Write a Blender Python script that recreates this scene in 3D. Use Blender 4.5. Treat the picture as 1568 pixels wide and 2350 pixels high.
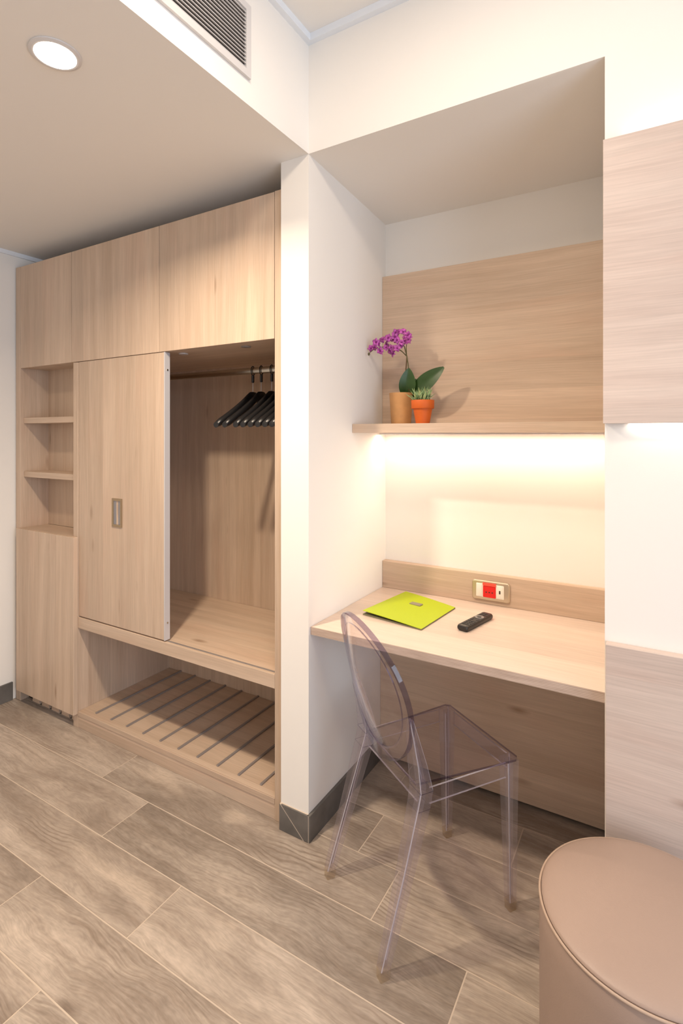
import bpy, bmesh, math, random
from mathutils import Vector, Matrix
random.seed(7)
scene = bpy.context.scene
for o in list(bpy.data.objects):
    bpy.data.objects.remove(o)
COL = scene.collection

# ------------------------------------------------------------------ camera
CAM_H, YAW, FPX, CYPX = 1.43, 0.5361, 1209.5, 998.0
cam_d = bpy.data.cameras.new('camera')
cam_d.sensor_fit = 'VERTICAL'
cam_d.sensor_height = 36.0
cam_d.lens = FPX / 2350.0 * 36.0
cam_d.shift_y = -(1175.0 - CYPX) / 2350.0
cam_d.clip_start = 0.02
cam = bpy.data.objects.new('camera', cam_d)
COL.objects.link(cam)
cam.location = (0, 0, CAM_H)
cam.rotation_euler = (math.pi / 2, 0, YAW)
scene.camera = cam

# ------------------------------------------------------------------ world, light, exposure
world = bpy.data.worlds.new('world')
scene.world = world
world.use_nodes = True
world.node_tree.nodes['Background'].inputs[0].default_value = (0.80, 0.90, 1.0, 1)
world.node_tree.nodes['Background'].inputs[1].default_value = 0.1
vs = scene.view_settings
vs.view_transform = 'Standard'
vs.look = 'None'
vs.gamma = 1.0
vs.use_curve_mapping = False
vs.exposure = 0.30
scene.cycles.transparent_max_bounces = 40

def area(name, loc, target, size, power, color, size_y=None, spread=math.pi):
    d = bpy.data.lights.new(name, 'AREA')
    d.energy = power
    d.color = color
    d.shape = 'RECTANGLE'
    d.size = size
    d.size_y = size_y or size
    d.spread = spread
    o = bpy.data.objects.new(name, d)
    COL.objects.link(o)
    o.location = loc
    o.rotation_euler = (Vector(target) - Vector(loc)).to_track_quat('-Z', 'Y').to_euler()
    return o

# daylight entering through the window of the right-hand wall and a warm fill added behind the camera
area('window_daylight', (2.32, -0.45, 1.32), (0.0, -0.45, 1.2), 2.2, 60, (0.72, 0.83, 1.0), 2.0)
area('added_high_fill', (-0.3, -2.32, 1.98), (-0.3, 0, 1.85), 2.5, 8, (1.0, 0.82, 0.64), 0.66)  # added high fill, warm like room bounce rather than daylight

# ------------------------------------------------------------------ materials
def new_mat(name):
    m = bpy.data.materials.new(name)
    m.use_nodes = True
    nt = m.node_tree
    b = nt.nodes['Principled BSDF']
    return m, nt, b

def plain(name, col, rough=0.5, metal=0.0, spec=0.5, bump=0.0, bscale=200.0, var=0.0, vscale=6.0):
    m, nt, b = new_mat(name)
    b.inputs['Base Color'].default_value = (*col, 1)
    b.inputs['Roughness'].default_value = rough
    b.inputs['Metallic'].default_value = metal
    b.inputs['Specular IOR Level'].default_value = spec
    geo = nt.nodes.new('ShaderNodeNewGeometry')
    if bump > 0:
        n = nt.nodes.new('ShaderNodeTexNoise')
        n.inputs['Scale'].default_value = bscale
        n.inputs['Detail'].default_value = 3
        nt.links.new(geo.outputs['Position'], n.inputs['Vector'])
        bp = nt.nodes.new('ShaderNodeBump')
        bp.inputs['Strength'].default_value = bump
        bp.inputs['Distance'].default_value = 0.002
        nt.links.new(n.outputs['Fac'], bp.inputs['Height'])
        nt.links.new(bp.outputs['Normal'], b.inputs['Normal'])
    if var > 0:
        n = nt.nodes.new('ShaderNodeTexNoise')
        n.inputs['Scale'].default_value = vscale
        n.inputs['Detail'].default_value = 4
        nt.links.new(geo.outputs['Position'], n.inputs['Vector'])
        hs = nt.nodes.new('ShaderNodeHueSaturation')
        mr = nt.nodes.new('ShaderNodeMapRange')
        mr.inputs['From Min'].default_value = 0.3
        mr.inputs['From Max'].default_value = 0.7
        mr.inputs['To Min'].default_value = 1 - var
        mr.inputs['To Max'].default_value = 1 + var
        nt.links.new(n.outputs['Fac'], mr.inputs['Value'])
        hs.inputs['Color'].default_value = (*col, 1)
        nt.links.new(mr.outputs['Result'], hs.inputs['Value'])
        nt.links.new(hs.outputs['Color'], b.inputs['Base Color'])
    return m

def emissive(name, col, strength):
    m, nt, b = new_mat(name)
    b.inputs['Base Color'].default_value = (0.9, 0.9, 0.9, 1)
    b.inputs['Emission Color'].default_value = (*col, 1)
    b.inputs['Emission Strength'].default_value = strength
    return m

class NT:
    """tiny node builder"""
    def __init__(s, nt): s.nt = nt
    def n(s, t, **kw):
        k = s.nt.nodes.new(t)
        for a, v in kw.items(): setattr(k, a, v)
        return k
    def link(s, a, b): s.nt.links.new(a, b)
    def math(s, op, a, b=None, c=None):
        k = s.n('ShaderNodeMath', operation=op)
        for i, v in enumerate((a, b, c)):
            if v is None: continue
            if isinstance(v, (int, float)): k.inputs[i].default_value = v
            else: s.link(v, k.inputs[i])
        return k.outputs[0]
    def noise(s, vec, scale, detail=3, dist=0.0, rough=0.5):
        k = s.n('ShaderNodeTexNoise')
        k.inputs['Scale'].default_value = scale
        k.inputs['Detail'].default_value = detail
        k.inputs['Distortion'].default_value = dist
        k.inputs['Roughness'].default_value = rough
        s.link(vec, k.inputs['Vector'])
        return k.outputs['Fac']
    def vec(s, x, y, z):
        k = s.n('ShaderNodeCombineXYZ')
        for i, v in enumerate((x, y, z)):
            if isinstance(v, (int, float)): k.inputs[i].default_value = v
            else: s.link(v, k.inputs[i])
        return k.outputs[0]
    def mapr(s, v, a, b, c, d, clamp=True):
        k = s.n('ShaderNodeMapRange', clamp=clamp)
        s.link(v, k.inputs['Value'])
        for nme, x in zip(('From Min', 'From Max', 'To Min', 'To Max'), (a, b, c, d)):
            k.inputs[nme].default_value = x
        return k.outputs['Result']
    def mix(s, fac, a, b, blend='MIX'):
        k = s.n('ShaderNodeMix', data_type='RGBA', blend_type=blend)
        if isinstance(fac, (int, float)): k.inputs['Factor'].default_value = fac
        else: s.link(fac, k.inputs['Factor'])
        for v, i in ((a, 6), (b, 7)):
            if isinstance(v, tuple): k.inputs[i].default_value = (*v, 1)
            else: s.link(v, k.inputs[i])
        return k.outputs[2]
    def scale_col(s, col, fac):
        k = s.n('ShaderNodeVectorMath', operation='SCALE')
        s.link(col, k.inputs[0]); s.link(fac, k.inputs['Scale'])
        return k.outputs[0]

WOOD_A = (0.62, 0.475, 0.36)     # light larch
WOOD_B = (0.40, 0.275, 0.185)      # darker streaks

def wood(name, axis, a=WOOD_A, b_=WOOD_B, board=0.115, rough=0.42, strength=0.85):
    """larch melamine; axis = the world axis the grain runs along"""
    m, nt, b = new_mat(name)
    k = NT(nt)
    geo = k.n('ShaderNodeNewGeometry')
    oi = k.n('ShaderNodeObjectInfo')
    sep = k.n('ShaderNodeSeparateXYZ')
    k.link(geo.outputs['Position'], sep.inputs[0])
    X, Y, Z = sep.outputs
    r = k.math('MULTIPLY', oi.outputs['Random'], 37.0)
    if axis == 'Z':
        al, ac = Z, k.math('ADD', X, k.math('MULTIPLY', Y, 0.93))
    elif axis == 'X':
        al, ac = X, k.math('ADD', Z, k.math('MULTIPLY', Y, 0.93))
    else:
        al, ac = Y, k.math('ADD', X, k.math('MULTIPLY', Z, 0.93))
    al = k.math('ADD', al, r)
    # wander of the grain
    wob = k.noise(k.vec(k.math('MULTIPLY', al, 1.1), k.math('MULTIPLY', ac, 3.0), r), 1.0, 2)
    ac2 = k.math('ADD', ac, k.math('MULTIPLY', k.math('SUBTRACT', wob, 0.5), 0.05))
    # boards of slightly different tone
    bi = k.math('FLOOR', k.math('DIVIDE', k.math('ADD', ac, r), board))
    wn = k.n('ShaderNodeTexWhiteNoise', noise_dimensions='1D')
    k.link(bi, wn.inputs['W'])
    bd = wn.outputs['Value']
    boff = k.math('MULTIPLY', bd, 9.0)
    al3 = k.math('ADD', al, boff)
    streak = k.noise(k.vec(k.math('MULTIPLY', al3, 0.9), k.math('MULTIPLY', ac2, 22.0), r), 1.0, 4, 0.4, 0.6)
    fine = k.noise(k.vec(k.math('MULTIPLY', al3, 7.0), k.math('MULTIPLY', ac2, 260.0), r), 1.0, 2, 0.0, 0.6)
    blot = k.noise(k.vec(k.math('MULTIPLY', al3, 2.2), k.math('MULTIPLY', ac2, 7.0), k.math('ADD', r, 5.0)), 1.0, 3)
    fac = k.mapr(streak, 0.36, 0.72, 0.0, 0.72)
    col = k.mix(k.math('MULTIPLY', fac, 0.8 * strength), a, b_)
    # pinkish patches
    pk = k.mapr(blot, 0.52, 0.75, 0.0, 0.45 * strength)
    col = k.mix(pk, col, (a[0] * 0.93, a[1] * 0.80, a[2] * 0.76))
    # knots
    vo = k.n('ShaderNodeTexVoronoi', feature='F1')
    vo.inputs['Scale'].default_value = 1.0
    k.link(k.vec(k.math('MULTIPLY', al3, 2.0), k.math('MULTIPLY', ac2, 6.5), r), vo.inputs['Vector'])
    kn = k.mapr(vo.outputs['Distance'], 0.025, 0.105, 0.75, 0.0)
    col = k.mix(k.math('MULTIPLY', kn, strength), col, (b_[0] * 0.62, b_[1] * 0.52, b_[2] * 0.45))
    tone = k.math('ADD', k.mapr(bd, 0, 1, 0.93, 1.07), k.mapr(fine, 0.3, 0.7, -0.07, 0.07))
    col = k.scale_col(col, tone)
    k.link(col, b.inputs['Base Color'])
    b.inputs['Roughness'].default_value = rough
    b.inputs['Specular IOR Level'].default_value = 0.35
    bp = k.n('ShaderNodeBump')
    bp.inputs['Strength'].default_value = 0.12
    bp.inputs['Distance'].default_value = 0.001
    k.link(fine, bp.inputs['Height'])
    k.link(bp.outputs['Normal'], b.inputs['Normal'])
    return m

def tile_wood(name):
    m, nt, b = new_mat(name)
    k = NT(nt)
    geo = k.n('ShaderNodeNewGeometry')
    oi = k.n('ShaderNodeObjectInfo')
    sep = k.n('ShaderNodeSeparateXYZ')
    k.link(geo.outputs['Position'], sep.inputs[0])
    X, Y, Z = sep.outputs
    rnd = oi.outputs['Random']
    r = k.math('MULTIPLY', rnd, 53.0)
    x = k.math('ADD', X, r)
    y = k.math('ADD', Y, k.math('MULTIPLY', rnd, 11.0))
    warp = k.noise(k.vec(k.math('MULTIPLY', x, 2.2), k.math('MULTIPLY', y, 5.0), r), 1.0, 3)
    y2 = k.math('ADD', y, k.math('MULTIPLY', k.math('SUBTRACT', warp, 0.5), 0.12))
    blot = k.noise(k.vec(k.math('MULTIPLY', x, 1.7), k.math('MULTIPLY', y, 7.0), r), 1.0, 5, 0.5, 0.58)
    grain = k.noise(k.vec(k.math('MULTIPLY', x, 3.0), k.math('MULTIPLY', y2, 55.0), r), 1.0, 3, 0.2, 0.6)
    fine = k.noise(k.vec(k.math('MULTIPLY', x, 30.0), k.math('MULTIPLY', y2, 240.0), r), 1.0, 2)
    mott = k.noise(k.vec(k.math('MULTIPLY', x, 45.0), k.math('MULTIPLY', y, 60.0), r), 1.0, 3)
    # cathedral rings
    wv = k.n('ShaderNodeTexWave', wave_type='BANDS', bands_direction='Y', wave_profile='SIN')
    wv.inputs['Scale'].default_value = 22.0
    wv.inputs['Distortion'].default_value = 4.0
    wv.inputs['Detail'].default_value = 2.0
    wv.inputs['Detail Scale'].default_value = 0.6
    k.link(k.vec(k.math('MULTIPLY', x, 0.55), y2, r), wv.inputs['Vector'])
    ringmask = k.mapr(k.noise(k.vec(k.math('MULTIPLY', x, 1.6), k.math('MULTIPLY', y, 4.0), k.math('ADD', r, 3.0)), 1.0, 2), 0.52, 0.64, 0.0, 1.0)
    light = (0.53, 0.445, 0.37)
    dark = (0.245, 0.195, 0.157)
    col = k.mix(k.mapr(blot, 0.33, 0.70, 0.95, 0.0), light, dark)
    col = k.mix(k.math('MULTIPLY', k.mapr(grain, 0.45, 0.70, 0.0, 0.55), 1.0), col, (0.25, 0.19, 0.145))
    ring = k.math('MULTIPLY', k.mapr(wv.outputs['Fac'], 0.55, 0.95, 0.0, 0.55), ringmask)
    col = k.mix(ring, col, (0.19, 0.14, 0.105))
    # pale rubbed patches
    pale = k.mapr(k.noise(k.vec(k.math('MULTIPLY', x, 1.7), k.math('MULTIPLY', y, 6.0), k.math('ADD', r, 9.0)), 1.0, 3, 0.5), 0.60, 0.70, 0.0, 0.55)
    col = k.mix(pale, col, (0.62, 0.51, 0.41))
    # knots
    vo = k.n('ShaderNodeTexVoronoi', feature='F1')
    vo.inputs['Scale'].default_value = 1.0
    k.link(k.vec(k.math('MULTIPLY', x, 2.2), k.math('MULTIPLY', y2, 6.0), r), vo.inputs['Vector'])
    kn = k.mapr(vo.outputs['Distance'], 0.03, 0.11, 0.65, 0.0)
    col = k.mix(kn, col, (0.14, 0.10, 0.075))
    tone = k.math('ADD', k.mapr(rnd, 0, 1, 0.84, 1.12),
                  k.math('ADD', k.mapr(fine, 0.3, 0.7, -0.12, 0.12), k.mapr(mott, 0.3, 0.7, -0.05, 0.05)))
    col = k.scale_col(col, tone)
    k.link(col, b.inputs['Base Color'])
    k.link(k.mapr(blot, 0.3, 0.7, 0.50, 0.36), b.inputs['Roughness'])
    b.inputs['Specular IOR Level'].default_value = 0.45
    bp = k.n('ShaderNodeBump')
    bp.inputs['Strength'].default_value = 0.25
    bp.inputs['Distance'].default_value = 0.001
    k.link(k.math('ADD', grain, k.math('MULTIPLY', fine, 0.4)), bp.inputs['Height'])
    k.link(bp.outputs['Normal'], b.inputs['Normal'])
    return m

def clear_plastic(name, tint, ior=1.45, gloss=(1, 1, 1), haze=0.0):
    m, nt, b = new_mat(name)
    k = NT(nt)
    nt.nodes.remove(b)
    out = [n for n in nt.nodes if n.type == 'OUTPUT_MATERIAL'][0]
    tr = k.n('ShaderNodeBsdfTransparent')
    tr.inputs['Color'].default_value = (*tint, 1)
    gl = k.n('ShaderNodeBsdfGlossy')
    gl.inputs['Color'].default_value = (*gloss, 1)
    gl.inputs['Roughness'].default_value = 0.04
    fr = k.n('ShaderNodeFresnel')
    # same air-to-plastic reflectance on both sides of each thin wall
    bf = k.n('ShaderNodeNewGeometry')
    k.link(k.mapr(bf.outputs['Backfacing'], 0, 1, ior, 1 / ior), fr.inputs['IOR'])
    mx = k.n('ShaderNodeMixShader')
    k.link(fr.outputs[0], mx.inputs[0])
    body = tr.outputs[0]
    if haze > 0:  # diffuse share paints in the milky lightening of internal reflections
        df = k.n('ShaderNodeBsdfDiffuse')
        df.inputs['Color'].default_value = (0.80, 0.76, 0.84, 1)
        hz = k.n('ShaderNodeMixShader')
        hz.inputs[0].default_value = haze
        k.link(body, hz.inputs[1]); k.link(df.outputs[0], hz.inputs[2])
        body = hz.outputs[0]
    k.link(body, mx.inputs[1])
    k.link(gl.outputs[0], mx.inputs[2])
    k.link(mx.outputs[0], out.inputs['Surface'])
    return m

def ply_edge(name):
    m, nt, b = new_mat(name)
    k = NT(nt)
    geo = k.n('ShaderNodeNewGeometry')
    sep = k.n('ShaderNodeSeparateXYZ')
    k.link(geo.outputs['Position'], sep.inputs[0])
    w = k.math('SINE', k.math('MULTIPLY', sep.outputs[2], 2 * math.pi / 0.0042))
    n = k.noise(k.vec(k.math('MULTIPLY', sep.outputs[0], 12.0), 0.0, k.math('MULTIPLY', sep.outputs[2], 120.0)), 1.0, 3)
    f = k.mapr(k.math('ADD', k.math('MULTIPLY', w, 0.35), n), 0.1, 0.9, 0.0, 1.0)
    k.link(k.mix(f, (0.36, 0.26, 0.20), (0.62, 0.49, 0.41)), b.inputs['Base Color'])
    b.inputs['Roughness'].default_value = 0.5
    return m

M = {}
M['paint'] = plain('warm_white_paint', (0.86, 0.825, 0.775), 0.85, spec=0.2, bump=0.05, bscale=350)
M['trim'] = plain('cool_white_trim', (0.82, 0.845, 0.88), 0.7, spec=0.25)
M['woodZ'] = wood('larch_vertical', 'Z')
M['woodX'] = wood('larch_horizontal', 'X')
M['woodY'] = wood('larch_depth', 'X', board=0.14)
M['pale'] = wood('larch_cool_lit_horizontal', 'X', (0.64, 0.53, 0.465), (0.50, 0.385, 0.335), board=0.16)  # same larch, with the bluish light's pinker, greyer cast put into the colour
M['desk'] = wood('larch_desktop', 'X', (0.66, 0.54, 0.455), (0.56, 0.43, 0.35), board=0.14, rough=0.35, strength=0.6)
M['ply'] = ply_edge('layered_edge')
M['tile'] = tile_wood('wood_look_tile')
M['grout'] = plain('beige_grout', (0.60, 0.50, 0.405), 0.9, spec=0.2, bump=0.2, bscale=600)
M['slate'] = plain('grey_skirting_tile', (0.125, 0.115, 0.105), 0.45, bump=0.1, bscale=60, var=0.25, vscale=14)
M['alu'] = plain('aluminium', (0.66, 0.64, 0.65), 0.4, 0.25)
M['scoop'] = plain('handle_grey_metal', (0.30, 0.29, 0.31), 0.35, 0.6)
M['strip'] = plain('grey_brown_strip', (0.30, 0.265, 0.25), 0.4, 0.2)
M['chrome'] = plain('brushed_steel', (0.52, 0.48, 0.40), 0.28, 1.0)
M['brass'] = plain('satin_bronze', (0.36, 0.27, 0.17), 0.4, 0.7)
M['dark'] = plain('dark_recess', (0.045, 0.028, 0.018), 0.8)
M['black'] = plain('black_plastic', (0.010, 0.010, 0.011), 0.35)
M['remote'] = plain('remote_shell', (0.018, 0.015, 0.014), 0.35)
M['button'] = plain('remote_rubber', (0.045, 0.043, 0.042), 0.55)
M['silver'] = plain('remote_silver', (0.30, 0.29, 0.29), 0.35, 0.5)
M['ventw'] = plain('white_vent_metal', (0.68, 0.655, 0.64), 0.45, 0.1)
M['ventd'] = plain('vent_dark_inside', (0.06, 0.05, 0.045), 0.9)
M['plate'] = plain('satin_nickel', (0.60, 0.52, 0.40), 0.3, 0.85)
M['cream'] = plain('cream_plastic', (0.80, 0.76, 0.66), 0.4)
M['red'] = plain('red_plastic', (0.72, 0.010, 0.008), 0.35)
M['redclear'] = plain('red_flap', (0.85, 0.09, 0.055), 0.25)
M['lime'] = plain('lime_card', (0.40, 0.50, 0.003), 0.45)
M['limeplate'] = plain('folder_plate', (0.30, 0.265, 0.20), 0.45, 0.3)
M['paper'] = plain('folder_inside', (0.16, 0.14, 0.08), 0.7)
M['terra'] = plain('terracotta_orange', (0.58, 0.105, 0.006), 0.6, var=0.05, vscale=40)
M['claypot'] = plain('pale_clay', (0.55, 0.285, 0.11), 0.7, bump=0.15, bscale=150, var=0.10, vscale=25)
M['soil'] = plain('soil', (0.05, 0.03, 0.02), 0.95, bump=0.5, bscale=150)
M['leaf'] = plain('orchid_leaf', (0.022, 0.060, 0.009), 0.35, var=0.2, vscale=30)
M['stem'] = plain('orchid_stem', (0.10, 0.085, 0.03), 0.6)
M['stake'] = plain('orchid_stake', (0.10, 0.055, 0.02), 0.7)
M['petal'] = plain('orchid_petal', (0.46, 0.085, 0.38), 0.5, var=0.45, vscale=90)
M['lip'] = plain('orchid_lip', (0.23, 0.006, 0.17), 0.5)
M['blade'] = plain('succulent_leaf', (0.20, 0.30, 0.13), 0.5, var=0.3, vscale=60)
M['blade2'] = plain('succulent_leaf_pale', (0.42, 0.47, 0.20), 0.5, var=0.2, vscale=60)
M['leather'] = plain('taupe_leatherette', (0.365, 0.265, 0.215), 0.48, bump=0.15, bscale=420, var=0.03, vscale=5)
M['piping'] = plain('taupe_piping', (0.45, 0.33, 0.25), 0.5)
M['clear'] = clear_plastic('clear_polycarbonate', (0.945, 0.925, 0.945), haze=0.008)
M['cleg'] = clear_plastic('clear_polycarbonate_leg', (0.93, 0.915, 0.935), haze=0.03)
M['cedge'] = clear_plastic('polycarbonate_edge', (0.46, 0.42, 0.55), 1.5)
M['clite'] = clear_plastic('polycarbonate_arris_highlight', (0.78, 0.75, 0.80), 1.8, haze=0.38)  # whitish haze paints highlight lines along the chair's edges
M['cline'] = clear_plastic('polycarbonate_inner_arris', (0.50, 0.46, 0.55), 1.5)
M['foot'] = clear_plastic('clear_foot_cap', (0.93, 0.88, 0.76), haze=0.07)
M['frame'] = plain('window_frame_white', (0.8, 0.8, 0.8), 0.5)
M['led_n'] = emissive('led_warm', (1.0, 0.77, 0.59), 40)
M['led_w'] = emissive('led_white', (1.0, 0.93, 0.84), 20)
M['lamp'] = emissive('downlight_lens', (1.0, 0.90, 0.78), 14)
M['lamp2'] = emissive('room_downlight_lens', (1.0, 0.82, 0.64), 52)

# ------------------------------------------------------------------ mesh helpers
WORLD = {}

class MB:
    def __init__(s): s.v, s.f, s.m = [], [], []
    def add(s, verts, faces, mi=0):
        o = len(s.v)
        s.v += [tuple(v) for v in verts]
        for i, f in enumerate(faces):
            s.f.append([o + j for j in f])
            s.m.append(mi[i] if isinstance(mi, (list, tuple)) else mi)
        return s
    def box(s, x0, x1, y0, y1, z0, z1, mi=0):
        v = [(x0, y0, z0), (x1, y0, z0), (x1, y1, z0), (x0, y1, z0), (x0, y0, z1), (x1, y0, z1), (x1, y1, z1), (x0, y1, z1)]
        f = [(3, 2, 1, 0), (4, 5, 6, 7), (0, 1, 5, 4), (1, 2, 6, 5), (2, 3, 7, 6), (3, 0, 4, 7)]
        return s.add(v, f, mi)
    def loft(s, rings, caps=True, closed=False, mi=0, side_mi=None):
        n = len(rings[0]); v = []; f = []; ms = []
        for r in rings: v += r
        R = len(rings)
        for i in range(R if closed else R - 1):
            a, b = i * n, ((i + 1) % R) * n
            for j in range(n):
                f.append((a + j, a + (j + 1) % n, b + (j + 1) % n, b + j))
                ms.append(side_mi[j] if side_mi else mi)
        if caps and not closed:
            f.append(tuple(reversed(range(n)))); ms.append(mi)
            f.append(tuple(range((R - 1) * n, R * n))); ms.append(mi)
        return s.add(v, f, ms)
    def lathe(s, prof, cx, cy, n=40, mi=0):
        rings = [[(cx + r * math.cos(2 * math.pi * j / n), cy + r * math.sin(2 * math.pi * j / n), z) for j in range(n)] for r, z in prof]
        return s.loft(rings, True, False, mi)
    def tube(s, pts, rad, n=8, mi=0, caps=True, closed=False):
        pts = [Vector(p) for p in pts]
        rings = []
        up = Vector((0.13, 0.21, 1)).normalized()
        N = len(pts)
        for i, p in enumerate(pts):
            a = pts[i - 1] if (i > 0 or closed) else p
            b = pts[(i + 1) % N] if (i < N - 1 or closed) else p
            t = (b - a).normalized()
            u = up - t * up.dot(t)
            if u.length < 0.1: u = Vector((1, 0, 0)) - t * t.x
            u.normalize()
            w = t.cross(u)
            r = rad[i] if isinstance(rad, (list, tuple)) else rad
            rings.append([tuple(p + (u * math.cos(2 * math.pi * j / n) + w * math.sin(2 * math.pi * j / n)) * r) for j in range(n)])
        return s.loft(rings, caps, closed, mi)
    def build(s, name, mats, parent=None, smooth=False, bevel=0.0, xf=None, sub=0, angle=None):
        if not isinstance(mats, (list, tuple)): mats = [mats]
        vs_ = [Vector(xf(*v)) if xf else Vector(v) for v in s.v]
        lo = Vector([min(v[i] for v in vs_) for i in range(3)])
        hi = Vector([max(v[i] for v in vs_) for i in range(3)])
        c = Vector(((lo.x + hi.x) / 2, (lo.y + hi.y) / 2, lo.z))
        me = bpy.data.meshes.new(name)
        me.from_pydata([tuple(v - c) for v in vs_], [], s.f)
        for i, p in enumerate(me.polygons):
            p.material_index = s.m[i]
            p.use_smooth = smooth
        for k in mats: me.materials.append(M[k])
        bm = bmesh.new(); bm.from_mesh(me)
        bmesh.ops.recalc_face_normals(bm, faces=bm.faces)
        bm.to_mesh(me); bm.free()
        o = bpy.data.objects.new(name, me)
        COL.objects.link(o)
        if parent is not None:
            o.parent = parent
            o.location = c - WORLD[parent.name]
        else:
            o.location = c
        WORLD[o.name] = c
        if bevel > 0:
            bv = o.modifiers.new('bevel', 'BEVEL')
            bv.width = bevel; bv.segments = 2; bv.limit_method = 'ANGLE'; bv.angle_limit = math.radians(40)
        if sub:
            sb = o.modifiers.new('subsurf', 'SUBSURF'); sb.levels = sub; sb.render_levels = sub
        if smooth and angle:
            me.set_sharp_from_angle(angle=math.radians(angle))
        return o

def box(name, x0, x1, y0, y1, z0, z1, mat, parent=None, bevel=0.0):
    return MB().box(x0, x1, y0, y1, z0, z1).build(name, mat, parent, bevel=bevel)

def thing(name, loc, label, cat, group=None):
    o = bpy.data.objects.new(name, None)
    COL.objects.link(o)
    o.empty_display_size = 0.05
    o.location = loc
    WORLD[o.name] = Vector(loc)
    tag(o, label, cat, group)
    return o

def tag(o, label, cat, group=None):
    o['label'] = label
    o['category'] = cat
    if group: o['group'] = group
    return o

def struct(o, label=None, cat=None):
    o['kind'] = 'structure'
    if label: o['label'] = label
    if cat: o['category'] = cat
    return o

# ------------------------------------------------------------------ room dimensions (metres)
D = 1.537            # plane of the pillar face and the right-hand wall
XL = -2.99           # left wall
XP0, XP1 = -1.1694, -1.048   # pillar
XN = -0.1118         # right side of the niche
NB = 2.155           # back wall of the niche
ZS, ZS2 = 2.42, 2.381        # lowered ceiling; niche ceiling at its back
ZC = 2.80            # top of the walls under the coving
XR, YR = 2.30, -2.30  # right wall, rear wall

# floor
floor = box('floor', XL, XR, YR, NB, -0.06, -0.0008, 'grout')
struct(floor, 'floor of grey-brown wood-look plank tiles with pale joints', 'floor')
TW = 0.2025
ys = [1.38 + 0.2025 * i for i in range(-9, 4)]
joint = {1.38: -0.72, 1.38 - TW: -0.43, 1.38 - 2 * TW: -1.29, 1.38 - 3 * TW: -1.71, 1.38 - 4 * TW: -1.36,
         1.38 + TW: -0.875, 1.38 + 2 * TW: -0.41, 1.38 + 3 * TW: -0.9}
TL, G = 1.265, 0.0042
for i, y0 in enumerate(ys):
    y1 = min(y0 + TW, NB)
    j = next((v for kk, v in joint.items() if abs(kk - y0) < 0.01), -0.3 - 0.37 * (i % 4))
    x = j - TL * 4
    while x < XR:
        a, b = max(x, XL), min(x + TL, XR)
        if b - a > 0.03:
            t = box('tile', a + G / 2, b - G / 2, y0 + G / 2, y1 - G / 2, -0.0030, 0.0, 'tile', floor)
        x += TL

# walls
wl = struct(box('wall_left', XL - 0.12, XL, YR, NB + 0.12, 0, 2.9, 'paint'), 'white painted side wall left of the wardrobe', 'wall')
wb = struct(box('wall_back', XL, XN + 0.2, NB, NB + 0.12, 0, 2.9, 'paint'), 'cream painted rear wall of the desk niche', 'wall')
wp = struct(box('wall_pillar', XP0, XP1, D, NB, 0, ZS, 'paint'), 'narrow cream wall end between wardrobe and desk niche', 'wall')
wr = struct(box('wall_right', XN, XR, D, NB + 0.12, 0, 2.9, 'paint'), 'white painted wall to the right of the desk niche', 'wall')
m = MB()
m.add([(XP1, D, ZS), (XN, D, ZS), (XN, NB, ZS2), (XP1, NB, ZS2), (XP1, D, 2.9), (XN, D, 2.9), (XN, NB, 2.9), (XP1, NB, 2.9)],
      [(3, 2, 1, 0), (4, 5, 6, 7), (0, 1, 5, 4), (1, 2, 6, 5), (2, 3, 7, 6), (3, 0, 4, 7)])
struct(m.build('wall_lintel', 'paint'), 'cream painted wall above the opening of the desk niche', 'wall')
struct(box('ceiling', XP1, XR, YR, D, ZC + 0.025, 2.9, 'paint'), 'high white ceiling of the main room', 'ceiling')
struct(box('ceiling_lowered', XL, XP1, YR, NB, ZS, 2.9, 'paint'), 'lowered beige ceiling in front of the wardrobe', 'ceiling')
# wall behind the camera with an added high light opening; window wall
m = MB()
m.box(XL, -1.6, YR - 0.12, YR, 0, 2.9).box(1.0, XR, YR - 0.12, YR, 0, 2.9).box(-1.6, 1.0, YR - 0.12, YR, 2.35, 2.9).box(-1.6, 1.0, YR - 0.12, YR, 0, 1.6)
struct(m.build('wall_rear', 'paint'), 'white wall at the far side of the room with an added high opening for light', 'wall')
m = MB()
m.box(XR, XR + 0.12, YR, -1.55, 0, 2.9).box(XR, XR + 0.12, 0.65, NB, 0, 2.9).box(XR, XR + 0.12, -1.55, 0.65, 2.35, 2.9).box(XR, XR + 0.12, -1.55, 0.65, 0, 0.3)
struct(m.build('wall_far_right', 'paint'), 'white side wall holding the window', 'wall')
w1 = struct(MB().box(XR + 0.03, XR + 0.09, -1.55, -1.49, 0.3, 2.35).box(XR + 0.03, XR + 0.09, 0.59, 0.65, 0.3, 2.35)
            .box(XR + 0.03, XR + 0.09, -1.55, 0.65, 0.3, 0.36).box(XR + 0.03, XR + 0.09, -1.55, 0.65, 2.29, 2.35)
            .build('window_1', 'frame'), 'white framed window in the side wall', 'window')
w2 = struct(MB().box(-1.6, -1.54, YR - 0.09, YR - 0.03, 1.6, 2.35).box(0.94, 1.0, YR - 0.09, YR - 0.03, 1.6, 2.35)  # added frame round the opening made for the high fill
            .box(-1.6, 1.0, YR - 0.09, YR - 0.03, 1.6, 1.66).box(-1.6, 1.0, YR - 0.09, YR - 0.03, 2.29, 2.35)
            .build('window_added', 'frame'), 'white frame of the added, unseen high light opening', 'window')
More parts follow.
